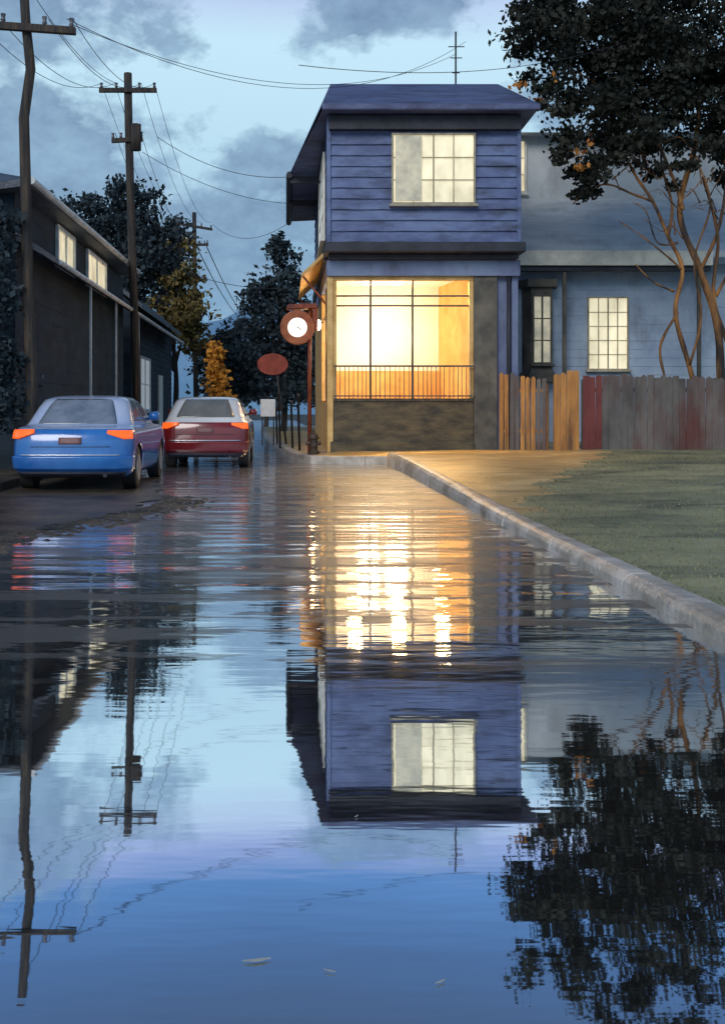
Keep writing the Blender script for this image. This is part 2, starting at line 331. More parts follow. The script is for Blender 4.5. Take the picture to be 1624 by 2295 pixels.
def hp(x,y):
    if y<22: return gh(x,y)
    xl=interp(lt,y); return .168+.08*sst(0,.8,min(x-xl,(y-22)+max(0,x-1.7)*1.3)) if x<KX+.2 else max(gh(x,y),.168+.08)
mb=MB(); vs=[];fs=[]; nc=16; R=[r for r in rows if r>=10.2]
for r in R:
    a=interp(lt,r) if r>=22 else KX; b=xr[r]+.001
    for k in range(nc+1): xx=a+(b-a)*k/nc; vs.append((xx,r,hp(xx,r)))
for j in range(len(R)-1):
    for k in range(nc): q=j*(nc+1)+k; fs.append((q,q+1,q+nc+2,q+nc+1))
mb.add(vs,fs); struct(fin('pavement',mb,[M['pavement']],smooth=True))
mb=MB(); vs=[];fs=[]; nc=34
for r in rows:
    a=xr[r]
    for k in range(nc+1): xx=a+(26-a)*(k/nc)**1.5; vs.append((xx,r,gh(xx,r)+(0 if k==0 else .006)))
for j in range(len(rows)-1):
    for k in range(nc): q=j*(nc+1)+k; fs.append((q,q+1,q+nc+2,q+nc+1))
mb.add(vs,fs); struct(fin('lawn',mb,[M['lawn']],smooth=True))
# kerb
mb=MB(); yy=-6.0
while yy<21.7:
    L_=1.8; e=min(yy+L_-.008,22.0)
    dz=random.uniform(-.003,.004); dx=random.uniform(-.010,.010)
    h0=.018+gh(KX,yy)+dz; h1=.018+gh(KX,e)+dz
    x0,x1=2.15+dx,KX+.012
    prof=[(x0,-.02),(x0+.006,.5),(x0+.03,.80),(x0+.07,.97),(x0+.10,1.0),(x1-.04,1.0),(x1,.95),(x1,-.02)]
    vs=[]
    for yq,h in ((yy,h0),(e,h1)):
        for px,f in prof: vs.append((px,yq,f*h if f>0 else -.02))
    n=len(prof)
    mb.add(vs,[tuple(range(n)),tuple(reversed(range(n,2*n)))]+[(i,i+n,(i+1)%n+n,(i+1)%n) for i in range(n)]); yy+=L_
struct(fin('kerb',mb,[M['kerb']],bevel=.008))
pts=[(2.34,21.86),(1.7,21.93),(1.0,21.92),(.55,22.15),(.28,22.9),(.12,24.2),(-.05,27),(-.35,33),(-.8,42),(-1.4,58)]
mb=MB()
for i in range(len(pts)-1):
    a=Vector((*pts[i],0)); b=Vector((*pts[i+1],0)); d=(b-a).normalized(); n=Vector((d.y,-d.x,0))
    s0=-.02; P=[a,b,b+n*.22,a+n*.22]
    mb.prism([p+Vector((0,0,s0)) for p in P],(0,0,.198-.001*i))
struct(fin('corner_kerb',mb,[M['kerb']],bevel=.02))
def ragged(poly,amp,step=.25):
    out=[]
    for i in range(len(poly)-1):
        a=Vector(poly[i]);b=Vector(poly[i+1]); n=max(1,int((b-a).length/step)); d=(b-a).normalized(); q=Vector((d.y,-d.x))
        for k in range(n): p=a+(b-a)*k/n; out.append(tuple(p+(q*random.uniform(-amp,amp) if k else Vector((0,0)))))
    return out
edge=ragged([(-6,8.3),(-3.2,8.8),(-2.55,9.3),(-2.25,10.2),(-1.95,11.0),(-1.75,12.2),(-1.62,13.3),(-1.75,14.4),(-1.95,15.6),(-2.2,17.0),(-2.9,19),(-3.6,22),(-4.0,26)],.14,.12)
poly=[(-14,8.2)]+edge+[(-4.2,60),(-14,60)]
mb=MB(); mb.add([(a,b,.008) for a,b in poly],[tuple(range(len(poly)))])
struct(fin('gravel_verge',mb,[M['verge']]))
mb=MB(); mb.box(-14,-4.05,13.5,90,-.02,.13); struct(fin('house_side_pavement',mb,[M['verge']],bevel=.02))
vs=[];fs=[]
for i in range(900):
    t=random.random(); yv=8.2+5*t+random.gauss(0,.3); xv=-2.9+1.35*sst(8,13,yv)+abs(random.gauss(0,.25)); s=random.uniform(.01,.05)
    k=len(vs); a=random.random()*6.28
    for q in range(4): vs.append((xv+s*1.5*math.cos(a+q*1.57),yv+s*math.sin(a+q*1.57),.001))
    vs.append((xv,yv,s*.45)); fs+=[(k+q,k+(q+1)%4,k+4) for q in range(4)]
mb=MB(); mb.add(vs,fs); g=fin('gravel',mb,[M['verge']]); g['kind']='stuff'
vs=[];fs=[]
for i in range(22000):
    yv=4+ (17)*random.random()**1.3; xv=KX+.02+random.random()**1.2*(yv*.45+1)
    if xv<interp(rt,yv)+.14*math.sin(yv*3.1)+random.uniform(-.15,.15) and yv>10.2: continue
    h=random.uniform(.006,.022)*(1.6 if random.random()<.15 else 1); a=random.random()*6.28; wd=.004+.0006*yv; b=gh(xv,yv)+.004
    dx,dy=math.cos(a)*wd,math.sin(a)*wd; k=len(vs)
    vs+=[(xv-dx,yv-dy,b-.005),(xv+dx,yv+dy,b-.005),(xv+random.uniform(-.02,.02),yv+random.uniform(-.02,.02),b+h)]; fs.append((k,k+1,k+2))
mb=MB(); mb.add(vs,fs); g=fin('grass',mb,[M['blade']]); g['kind']='stuff'
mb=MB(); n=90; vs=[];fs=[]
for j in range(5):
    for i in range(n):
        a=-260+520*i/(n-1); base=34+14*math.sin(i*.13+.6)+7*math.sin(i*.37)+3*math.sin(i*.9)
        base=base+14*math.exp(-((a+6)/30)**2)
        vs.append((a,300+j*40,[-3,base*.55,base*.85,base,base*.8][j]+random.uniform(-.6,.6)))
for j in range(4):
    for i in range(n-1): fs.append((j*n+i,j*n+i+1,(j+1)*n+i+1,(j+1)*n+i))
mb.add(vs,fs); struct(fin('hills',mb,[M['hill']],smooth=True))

# ------------------------------------------------------------------ corner house
H=top('corner_house','blue two storey clapboard corner house with glowing shop window','house',(3,27,.2))
z0=.2
mb=MB(); mb.box(1.06,4.2,22.98,23.16,z0,1.36); fin('plinth_wall',mb,[M['plinth']],H,bevel=.01)
bx('base_course',H,M['plinth'],(1.0,4.2,22.88,22.978,z0,.46),bevel=.02)
bx('corner_pier',H,M['grey_pier'],(4.2,4.72,22.92,23.2,z0,4.15),bevel=.012)
bx('corner_post',H,M['ochre_glow_trim'],(.93,1.06,22.94,23.2,z0,4.15),(.93,1.05,26.6,26.75,1.4,4.15),bevel=.01)
mb=MB(); mb.box(.95,1.07,23.2,26.6,z0,1.36); fin('side_wall',mb,[M['ochre_glow_trim']],H)
mb=MB(); mb.box(.95,1.07,26.75,33,z0,4.15); fin('side_wall',mb,[M['ochre_glow_trim']],H)
bx('rear_wall',H,M['blue_wall'],(1.07,5.2,32.9,33.05,z0,8)); bx('far_side_wall',H,M['blue_wall'],(5.06,5.2,23.0,32.9,z0,4.5),(4.72,5.06,23.06,23.2,z0,4.5))
bx('fascia',H,M['blue_wall'],(.92,5.22,22.86,23.24,4.15,4.5),(.92,1.1,23.24,33,4.15,4.5),bevel=.01)
mb=MB(); mb.box(1.07,4.9,23.16,27.4,1.2,1.36,1); mb.box(1.1,4.9,27.2,27.4,1.36,4.6,0); mb.box(1.1,4.75,23.24,27.2,4.42,4.6,0)
# splayed side wall and low panel, coloured amber to imitate the glow's falloff
mb.prism([(4.9,23.24,1.36),(4.72,23.24,1.36),(4.05,27.2,1.36),(4.9,27.2,1.36)],(0,0,3.06),1)
mb.box(1.1,1.16,26.75,27.2,1.36,4.42,1); mb.box(1.16,4.04,27.17,27.2,1.36,2.2,1)
fin('shop_room',mb,[M['room_back'],M['room_side_glow']],H)
Y0,Y1=22.99,23.07
mb=MB()
for xx in (1.9,2.84): mb.box(xx-.022,xx+.022,Y0,Y1,1.40,4.06)
for zz in (3.5,3.72): mb.box(1.06,4.2,Y0+.01,Y1-.01,zz-.018,zz+.018)
mb.box(1.06,4.2,Y0-.04,Y1+.03,1.36,1.42)
sw=fin('shop_window',mb,[M['muntin']],H)
bx('window_frame',sw,M['ochre_glow_trim'],(1.06,4.2,Y0-.02,Y1+.02,4.06,4.15),(1.06,1.14,Y0-.01,Y1,1.42,4.06),(4.10,4.2,Y0-.01,Y1,1.42,4.06),bevel=.01)
mb=MB()
for yy in (24.3,25.4): mb.box(.98,1.03,yy-.025,yy+.025,1.36,4.15)
for zz in (3.5,): mb.box(.985,1.025,23.2,26.6,zz-.02,zz+.02)
fin('side_shop_window',mb,[M['muntin']],H)
mb=MB(); mb.box(1.06,4.2,22.86,22.9,2.12,2.16); mb.box(1.06,4.2,22.86,22.9,1.46,1.49)
x_=1.09
while x_<4.19:
    mb.box(x_,x_+.016,22.868,22.892,1.36,2.12); x_+=.10+random.uniform(-.02,.02)
fin('railing',mb,[M['muntin']],H)
for i,(lx,ly) in enumerate(((2.1,26.0),(2.8,25.9))):
    mb=MB(); mb.tube([(lx,ly,4.418),(lx,ly,4.36),(lx,ly,4.33)],[.16,.16,.10],16,0)
    fin('ceiling_lamp',mb,[M['lamp_globe']],H)
    point((lx,ly-.05,3.1),76,(1,.86,.62),.28)
for lx in (1.6,2.6,3.6):
    mb=MB(); mb.tube([(lx,23.62,4.42),(lx,23.58,4.36),(lx,23.53,4.30)],[.02,.05,.06],10,1); fin('added_spill_lamp',mb,[M['lamp_globe'],M['dark_trim']],H)
    spot((lx,23.50,4.27),(.12,-1,-.85),620,(1,.58,.19),104,.20)  # added spots, hidden behind the window head, for warm spill on the pavement
# upper storey
mb=MB(); mb.box(.95,5.12,22.62,32.9,4.82,7.75)
mb.clap((0,22.62,0),X_,FN,.95,5.12,4.86,7.72,.235,.045)
mb.clap((.95,0,0),(0,1,0),(-1,0,0),22.62,32.9,4.86,7.72,.235,.03)
fin('upper_wall',mb,[M['blue_siding']],H)
bx('corner_board',H,M['blue_siding'],(.90,.99,22.55,22.64,4.84,7.74),(5.08,5.17,22.55,22.64,4.84,7.74),bevel=.006)
mb=MB(); mb.box(.86,5.24,22.42,23.3,4.62,4.84); mb.box(.95,5.15,22.7,23.3,4.502,4.62); mb.box(.86,1.2,23.3,33,4.55,4.83); fin('cornice',mb,[M['dark_trim']],H,bevel=.02)
window(H,(0,22.560,0),X_,FN,2.36,4.12,5.72,7.2,4,3,M['curtain'],M['muntin_light'],fw=.04,depth=.06,mw=.018)
bx('window_curtain',H,M['curtain_dim'],(2.4,2.98,22.485,22.497,5.74,7.18))
window(H,(.92,0,0),(0,1,0),(-1,0,0),24.2,27.2,5.3,7.1,2,3,M['curtain_white'],M['cream_trim'],fw=.12,depth=.05)
mb=MB()
A=(1.15,26.4,9.55);B=(.80,22.15,7.78);C=(.10,26.6,7.28);D=(.10,33.3,7.28);R=(5.45,26.4,9.55);Fq=(5.45,22.15,7.78);E=(5.45,33.3,7.6)
mb.add([A,B,Fq,R],[(0,1,2,3)]); mb.add([A,C,B],[(0,1,2)]); mb.add([A,(1.15,30.5,9.55),D,C],[(0,1,2,3)]); mb.add([A,R,(5.45,30.5,9.55),(1.15,30.5,9.55)],[(0,1,2,3)]); mb.add([(1.15,30.5,9.55),(5.45,30.5,9.55),E,D],[(0,1,2,3)])
mb.add([R,Fq,E,(5.45,30.5,9.55)],[(0,1,2,3)])
mb.add([B,Fq,(5.45,22.15,7.66),(.80,22.15,7.66)],[(3,2,1,0)]); mb.add([(.80,22.15,7.66),(5.45,22.15,7.66),(5.45,33.3,7.5),D,C],[(0,1,2,3,4)])
roof=fin('roof',mb,[M['roof_purple']],H)
mb=MB(); mb.box(.78,5.48,22.06,22.15,7.62,7.76); fin('gutter',mb,[M['roof_purple']],roof,bevel=.03)
mb=MB(); mb.prism([(.95,22.4,7.30),(5.13,22.4,7.30),(5.13,22.4,7.60),(.95,22.4,7.60)],(0,.2,0)); fin('eave_shade_strip',mb,[M['dark_trim']],roof)  # dark strip under the eave stands in for its shadow
mb=MB(); mb.tube([(.10,26.5,7.24),(.10,33.3,7.24)],.09,8); fin('side_eave',mb,[M['dark_trim']],roof)
bx('eave_bracket',roof,M['dark_trim'],(.12,.9,26.6,26.7,7.05,7.22),(.12,.9,29.6,29.7,7.05,7.22))
mb=MB(); mb.prism([(.94,23.6,4.85),(.36,23.6,4.30),(.36,23.6,4.22),(.94,23.6,4.74)],(0,5.0,0)); can=fin('side_canopy',mb,[M['ochre_glow_trim']],H,bevel=.008)
for yy in (23.65,28.5):
    mb=MB(); mb.tube([(.40,yy,4.24),(.93,yy,3.6)],.025,6); fin('canopy_bracket',mb,[M['rust_red']],can)
mb=MB(); mb.tube([(4.98,22.95,4.5),(4.98,22.95,.25)],.045,8); fin('downpipe',mb,[M['dark_trim']],H,smooth=True)
mb=MB(); mb.tube([(4.55,27.5,8.9),(4.55,27.5,11.3)],.025,6); mb.tube([(4.35,27.5,10.9),(4.78,27.5,10.9)],.015,5); mb.tube([(4.4,27.5,10.6),(4.72,27.5,10.6)],.015,5); mb.tube([(4.45,27.5,10.2),(4.66,27.5,10.2)],.015,5)
fin('antenna',mb,[M['dark_trim']],roof)
mb=MB(); mb.tube([(.93,25.2,3.3),(.80,25.2,3.35)],.02,6,1); mb.tube([(.80,25.2,3.38),(.80,25.2,3.34),(.80,25.2,3.18),(.80,25.2,3.12)],[.03,.07,.07,.03],10,0); fin('added_wall_lamp',mb,[M['lamp_globe'],M['dark_trim']],H)
point((.66,25.0,3.0),26,(1,.60,.24),.08)  # lamp added to throw warm light on the side wall

# ------------------------------------------------------------------ wing house
W=top('side_house','pale blue and grey house with veranda and lit windows','house',(8.5,29,.25))
mb=MB(); mb.box(5.25,13.2,27.0,30.0,.2,5.0); mb.clap((0,27.0,0),X_,FN,5.25,13.2,.3,4.98,.22,.014); fin('wall',mb,[M['blue_wing']],W)
mb=MB(); mb.box(5.6,13.2,30.0,38,.2,9.2); fin('upper_wall',mb,[M['grey_wall']],W)
mb=MB(); mb.prism([(5.22,26.3,5.22),(5.22,30.0,7.35),(5.22,30.0,7.2),(5.22,26.3,5.08)],(8.1,0,0)); mb.prism([(5.4,29.5,9.15),(5.4,34,10.3),(5.4,38.5,9.15)],(8.1,0,0))
wr=fin('roof',mb,[M['roof_grey']],W,bevel=.01)
bx('fascia_board',wr,M['cream_trim'],(5.2,10.9,26.2,26.3,4.86,5.24),bevel=.01)
bx('gutter',wr,M['dark_trim'],(5.2,10.9,26.32,26.44,4.72,4.86),bevel=.02)
bx('veranda_post',W,M['grey_pier'],(7.10,7.19,26.3,26.39,.25,4.70),(10.55,10.64,26.3,26.39,.25,4.70),bevel=.01)
bay=MB(); bay.prism([(6.15,26.97,1.9),(6.3,26.55,1.9),(6.95,26.55,1.9),(7.05,26.97,1.9)],(0,0,.25)); bay.prism([(6.1,26.97,4.35),(6.25,26.48,4.35),(7.0,26.48,4.35),(7.1,26.97,4.35)],(0,0,.2))
bay.prism([(6.2,26.97,2.15),(6.35,26.6,2.15),(6.9,26.6,2.15),(7.0,26.97,2.15)],(0,0,2.2)); fin('bay',bay,[M['grey_pier']],W)
window(W,(0,26.59,0),X_,FN,6.42,6.84,2.4,4.1,2,3,M['curtain_dim'],M['muntin'],fw=.05,name='bay_window')
window(W,(0,26.97,0),X_,FN,7.95,8.95,2.25,4.1,4,5,M['curtain'],M['muntin_light'],fw=.035,mw=.02)
window(W,(0,29.97,0),X_,FN,6.25,6.95,7.55,9.0,2,3,M['curtain'],M['cream_trim'],fw=.07)
# ------------------------------------------------------------------ fences
def fence(name,label,p0,p1,h0,h1,mats,step=.13,gap=.02,mi=None,posts=True,wj=.9):
    a=Vector(p0);b=Vector(p1); d=(b-a); Ln=d.length; u=d.normalized(); n=Vector((u.y,-u.x,0))
    T=top(name,label,'fence',tuple(a)); mb=MB(); s=0
    while s<Ln-step*.5:
        t=s/Ln; h=h0+(h1-h0)*t+random.uniform(-.05,.03)+.03*math.sin(s*2.1); o=a+u*s; zb=gh(max(2.4,o.x),o.y)-.02
        m_=mi(t) if mi else 0
        wv=(step-gap)*random.uniform(wj,1.0); base=o+n*random.uniform(0,.014); lean=random.uniform(-.012,.012)
        c=random.choice((.01,.02,.05))
        prof=[(0,zb),(wv,zb),(wv+lean,zb+h-c),(wv*.5+lean,zb+h),(lean,zb+h-c)]
        base=Vector((base.x,base.y,0))
        mb.prism([base+u*q+Vector((0,0,zz)) for q,zz in prof],n*.022*(-1),m_); s+=step
    fin('panel',mb,mats,T)
    for zz in (.45,1.35):
        mb=MB(); mb.obox(a,u,-n,0,Ln,zz+.2,zz+.28,.03,.075); fin('rail',mb,[mats[0]],T)
    q=0
    while q<=Ln+.01:
        mb=MB(); mb.obox(a,u,-n,max(0,q-.05),min(Ln,q+.05),.1,h0+(h1-h0)*q/Ln+.2,.08,.17); q+=max(1.0,Ln/max(1,round(Ln/2))); fin('post',mb,[mats[0]],T,bevel=.01)
    return T
fence('lit_fence','short picket fence beside the shop, ochre glow painted in',(4.78,23.0,0),(5.72,22.5,0),1.75,1.55,[M['fence_glow'],M['fence_dark']],step=.12,gap=.02,mi=lambda t:1 if random.random()<.3 else 0)
fence('wooden_gate','plank gate in the picket fence, ochre glow painted in',(5.78,22.1,0),(6.3,22.05,0),1.7,1.7,[M['fence_glow']],step=.13,gap=.003,wj=.98)
fence('picket_fence','weathered grey brown picket fence with dark red end boards',(6.36,22.0,0),(12.2,21.6,0),1.62,1.58,[M['fence_dark'],M['fence_red']],step=.135,gap=.001,wj=.95,
      mi=lambda t: 1 if (t<.06) else 0)

# ------------------------------------------------------------------ dark house on the other side
K=top('dark_house','dark shingled house with pale gutters and two lit windows','house',(-7.5,24,.13))
xw=-4.75
mb=MB(); mb.box(-10.5,xw,18.0,30,.1,5.0); mb.clap((xw,0,0),(0,1,0),(1,0,0),18.0,30,.2,5.0,.3,.010)
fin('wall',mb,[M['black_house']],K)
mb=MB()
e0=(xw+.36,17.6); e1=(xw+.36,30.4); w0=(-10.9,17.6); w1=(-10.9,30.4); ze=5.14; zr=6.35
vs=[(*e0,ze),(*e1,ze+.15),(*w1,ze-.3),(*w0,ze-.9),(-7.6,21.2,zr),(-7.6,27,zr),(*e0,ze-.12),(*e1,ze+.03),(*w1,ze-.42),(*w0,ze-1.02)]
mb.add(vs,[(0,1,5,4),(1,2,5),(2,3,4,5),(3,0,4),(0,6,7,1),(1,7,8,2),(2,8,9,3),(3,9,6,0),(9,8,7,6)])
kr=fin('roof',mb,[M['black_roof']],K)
mb=MB(); mb.tube([(xw+.40,17.6,5.10),(xw+.40,30.4,5.25)],.065,8); fin('gutter',mb,[M['pale_gutter']],kr)
mb=MB(); mb.prism([(xw+.01,17.9,4.15),(-4.2,17.9,3.85),(-4.2,17.9,3.95),(xw+.01,17.9,4.3)],(0,24,0)); pr=fin('porch_roof',mb,[M['black_roof']],K)
mb=MB(); mb.tube([(-4.18,19.0,3.9),(-4.18,42,3.9)],.05,8); fin('porch_gutter',mb,[M['pale_gutter']],pr)
for yy in (22.6,26.0,30.0):
    mb=MB(); mb.box(-4.32,-4.27,yy,yy+.06,.13,3.9); fin('porch_post',mb,[M['pale_gutter']],K,bevel=.008)
for ya,yb in ((21.2,22.8),(24.4,26.8)):
    window(K,(xw+.02,0,0),(0,1,0),(1,0,0),ya,yb,4.26,4.90,2,1,M['curtain'],M['pale_gutter'],fw=.09,depth=.06)
K2=top('far_dark_house','small dark house with pale door along the street','house',(-7.2,38,.13))
mb=MB(); mb.box(-10,-4.9,32.5,44,.1,4.6); mb.prism([(-10,32.5,4.6),(-4.9,32.5,4.6),(-7.4,32.5,6.6)],(0,11.5,0)); mb.clap((-4.9,0,0),(0,1,0),(1,0,0),32.5,44,.2,4.5,.2,.03); fin('wall',mb,[M['black_house']],K2)
mb=MB(); mb.prism([(-4.5,32.2,4.35),(-7.4,32.2,6.7),(-7.4,32.2,6.85),(-4.5,32.2,4.5)],(0,12,0)); mb.prism([(-10.3,32.2,4.35),(-7.4,32.2,6.7),(-7.4,32.2,6.85),(-10.3,32.2,4.5)],(0,12,0)); fin('roof',mb,[M['black_roof']],K2)
window(K2,(-4.87,0,0),(0,1,0),(1,0,0),34.2,36.6,1.2,2.9,2,2,M['curtain_white'],M['pale_gutter'],fw=.09)
bx('door',K2,M['cream_trim'],(-4.86,-4.80,39,40.2,.2,2.5))

# ------------------------------------------------------------------ utility poles and wires
def pole(name,label,base,path,r0,r1,arms):
    T=top(name,label,'utility pole',base,'utility poles along the street')
    mb=MB(); n=len(path); mb.tube(path,[r0+(r1-r0)*i/(n-1) for i in range(n)],10); fin('shaft',mb,[M['pole_wood']],T,smooth=True)
    for (cx,cy,cz,hl,tilt) in arms:
        mb=MB(); a=Vector((cx-hl,cy-.12,cz-tilt)); b=Vector((cx+hl,cy-.12,cz+tilt)); u=(b-a)
        mb.prism([a+Vector((0,-.05,-.06)),b+Vector((0,-.05,-.06)),b+Vector((0,-.05,.06)),a+Vector((0,-.05,.06))],(0,.1,0))
        ar=fin('crossarm',mb,[M['pole_wood']],T,bevel=.008)
        for q in (.04,.3,.7,.96):
            p=a+u*q; mb=MB(); mb.tube([p+Vector((0,0,.05)),p+Vector((0,0,.1)),p+Vector((0,0,.13)),p+Vector((0,0,.2))],[.02,.045,.03,.045],8); fin('insulator',mb,[M['insulator']],ar,smooth=True)
    return T
pole('utility_pole','tall crooked wooden utility pole behind the blue car',(-4.12,17,.13),
  [(-4.12,17,.1),(-4.2,17,1.6),(-4.27,17,3.2),(-4.30,17,4.8),(-4.33,17,6.0),(-4.22,17,6.8),(-4.30,17,7.6),(-4.36,17,8.6)],.105,.075,[(-4.3,17,7.45,.85,-.06)])
T1=pole('utility_pole','wooden utility pole with crossarm beside the dark house',(-4.02,28,.13),
  [(-4.02,28,.1),(-4.1,28,3),(-4.2,28,6),(-4.28,28,9),(-4.3,28,10.35)],.11,.11,[(-4.28,28,9.85,.78,0),(-4.3,28,8.5,.42,.02)])
mb=MB(); mb.tube([(-4.05,27.8,8.2),(-4.05,27.8,8.9)],.14,10); fin('transformer',mb,[M['pole_wood']],T1,smooth=True)
pole('utility_pole','distant wooden utility pole with two crossarms',(-4.35,50,.13),
  [(-4.35,50,.1),(-4.4,50,5),(-4.45,50,10.8)],.13,.1,[(-4.45,50,10.1,.9,-.15),(-4.45,50,9.2,.7,.02)])
def wire(p0,p1,sag,r=.007):
    a=Vector(p0);b=Vector(p1); pts=[]
    for i in range(25):
        t=i/24; p=a.lerp(b,t); p.z-=sag*4*t*(1-t); pts.append(p)
    mb=MB(); mb.tube([p for p in pts],r,5); o=fin('overhead_wire',mb,[M['wire']],None,loc=tuple(a))
    tag(o,'thin black overhead wire strung between utility poles','overhead wire','overhead wires')
for q in (-.8,-.4,.4,.8):
    wire((-4.3+q,16.9,7.6),(-4.28+q*.9,27.9,10.05),.5); wire((-4.28+q*.9,27.9,10.05),(-4.45+q*1.05,49.9,10.3),1.0)
for q in (-.35,.35): wire((-4.28+q,27.9,8.7),(-4.45+q*1.3,49.9,9.4),1.2)
wire((-4.34,17,8.3),(-4.6,27.9,10.05),.3)
wire((-3.5,16.9,7.5),(4.55,27.5,10.7),.9,.006); wire((-3.6,16.9,7.6),(4.8,27.4,11.0),1.2,.006); wire((.2,15.6,6.4),(9,24,10.2),.5,.006)
wire((-3.5,27.9,8.6),(.15,27,7.3),.35,.009); wire((-3.55,49.9,10.2),(.4,33,7.4),.7,.010); wire((-3.9,28,8.2),(.15,30,7.2),.3,.008)
for q in (0,.5): wire((-4.45+q,49.9,9.4),(-3.2+q,100,9.5),1,.025)
wire((-4.0,40,6.6),(.9,31,4.9),.3,.011)
# ------------------------------------------------------------------ signs, clock, hydrant
C_=top('clock_sign','round glowing clock sign with rust red rim on post','clock',(.56,23.9,.25))
mb=MB(); mb.tube([(.56,23.9,.2),(.55,23.9,2.0),(.57,23.9,3.55)],[.05,.045,.045],10); fin('post',mb,[M['rust_red']],C_,smooth=True)
mb=MB(); mb.prism([(.0,23.78,3.5),(.74,23.78,3.52),(.70,23.78,3.64),(.06,23.78,3.62)],(0,.3,0)); mb.box(.62,.74,23.8,24.0,3.0,3.52); fin('bracket',mb,[M['rust_red']],C_,bevel=.02)
cx,cy,cz=.27,23.86,3.08
def disc(mb,cx,y0,y1,cz,r0,r1,seg=40,mi=0):
    vs=[];fs=[]
    for k in range(seg):
        t=2*math.pi*k/seg; c,s=math.cos(t),math.sin(t)
        vs+=[(cx+r0*c,y0,cz+r0*s),(cx+r1*c,y0,cz+r1*s),(cx+r1*c,y1,cz+r1*s),(cx+r0*c,y1,cz+r0*s)]
    for k in range(seg):
        a=4*k;b=4*((k+1)%seg)
        fs+=[(a,a+1,b+1,b),(a+1,a+2,b+2,b+1),(a+2,a+3,b+3,b+2),(a+3,a,b,b+3)]
    mb.add(vs,fs,mi)
mb=MB(); disc(mb,cx,cy-.09,cy+.09,cz,.225,.40); fin('rim',mb,[M['clock_rim']],C_,bevel=.02)
mb=MB(); disc(mb,cx,cy-.05,cy+.05,cz,.001,.225)
for k in range(12):
    t=k*math.pi/6; q=(cx+.195*math.cos(t),cz+.195*math.sin(t)); mb.box(q[0]-.007,q[0]+.007,cy-.058,cy-.0505,q[1]-.007,q[1]+.007,1)
face=fin('clock_face',mb,[M['clock_face'],M['rust_red']],C_)
mb=MB(); mb.box(cx-.008,cx+.008,cy-.062,cy-.054,cz-.02,cz+.16); fin('clock_hand',mb,[M['rust_red']],face)
mb=MB(); mb.prism([(cx-.01,cy-.068,cz+.005),(cx+.10,cy-.068,cz-.07),(cx+.11,cy-.068,cz-.055),(cx,cy-.068,cz+.02)],(0,.004,0)); fin('clock_hand',mb,[M['rust_red']],face)
S=top('street_sign','round red street sign on a thin leaning pole','street sign',(.0,30,.2))
mb=MB(); mb.tube([(.02,30,.15),(-.35,30,2.9)],.03,8); fin('post',mb,[M['dark_trim']],S,smooth=True)
mb=MB()
vs=[(-.38+.46*math.cos(math.pi*(k+.5)/7),29.93,2.5+.32*math.sin(math.pi*(k+.5)/7)) for k in range(14)]; mb.prism(vs,(0,.03,0)); fin('sign_plate',mb,[M['sign_red']],S,bevel=.008)
S=top('notice_sign','small white blank notice board on two thin legs','notice board',(-.5,29,.15))
bx('leg',S,M['dark_trim'],(-.68,-.64,29,29.04,.15,1.4),(-.36,-.32,29,29.04,.15,1.4))
mb=MB(); mb.box(-.71,-.29,28.96,28.99,.98,1.47); fin('board',mb,[M['sign_white']],S,bevel=.01)
for i,(bx_,by,h) in enumerate(((.18,26.5,1.35),(.34,25.0,1.5),(-.25,31,1.2),(-.15,28,1.6))):
    mb=MB(); mb.tube([(bx_,by,.12),(bx_-.04,by,h),(bx_-.04,by,h+.005),(bx_-.04,by,h+.06)],[.03,.03,.045,.02],8)
    o=fin('bollard',mb,[M['dark_trim']],None,loc=(bx_,by,.15),smooth=True); tag(o,'thin dark metal bollard at the pavement edge','bollard','bollards at the pavement edge')
Hy=top('fire_hydrant','small dark rusty fire hydrant beside the shop corner','fire hydrant',(.62,22.85,.22))
hx,hy=.62,22.85
mb=MB(); mb.tube([(hx,hy,.17),(hx,hy,.25),(hx,hy,.26),(hx,hy,.5),(hx,hy,.52),(hx,hy,.56)],[.13,.13,.09,.09,.12,.12],14); fin('barrel',mb,[M['hydrant']],Hy)
mb=MB(); mb.tube([(hx,hy,.56),(hx,hy,.62),(hx,hy,.66),(hx,hy,.67),(hx,hy,.71)],[.11,.09,.04,.03,.03],14); fin('cap',mb,[M['hydrant']],Hy)
mb=MB(); mb.tube([(hx-.17,hy,.42),(hx+.17,hy,.42)],.045,10); mb.tube([(hx,hy-.15,.40),(hx,hy,.40)],.055,10); fin('nozzle',mb,[M['hydrant']],Hy)

# ------------------------------------------------------------------ trees
def crown_mesh(blobs,leaf,per,mi=0,mb=None,elong=1.6,tight=.62):
    vs=[];fs=[]
    for (cx,cy,cz,rx,ry,rz,nc) in blobs:
        for c in range(nc):
            d=rng.normal(size=3); d/=np.linalg.norm(d); rr=rng.random()**.40*rng.uniform(.9,1.12)
            cc=np.array([cx+d[0]*rx*rr,cy+d[1]*ry*rr,cz+d[2]*rz*rr]); cr_=rng.uniform(.08,.28)*min(rx,rz)+leaf
            k=max(4,int(per*rng.uniform(.4,1.5)))
            P=cc+rng.normal(size=(k,3))*np.array([cr_,cr_,cr_*.65])*tight
            for p in P:
                a=rng.normal(size=3); a/=np.linalg.norm(a); b=np.cross(a,rng.normal(size=3)); b/=np.linalg.norm(b)
                s=leaf*rng.uniform(.5,1.45); n=len(vs); a=a*s*elong*.5; b=b*s*.5
                vs+=[tuple(p-a),tuple(p+b),tuple(p+a),tuple(p-b)]; fs.append((n,n+1,n+2,n+3))
    mb=mb or MB(); mb.add(vs,fs,mi); return mb
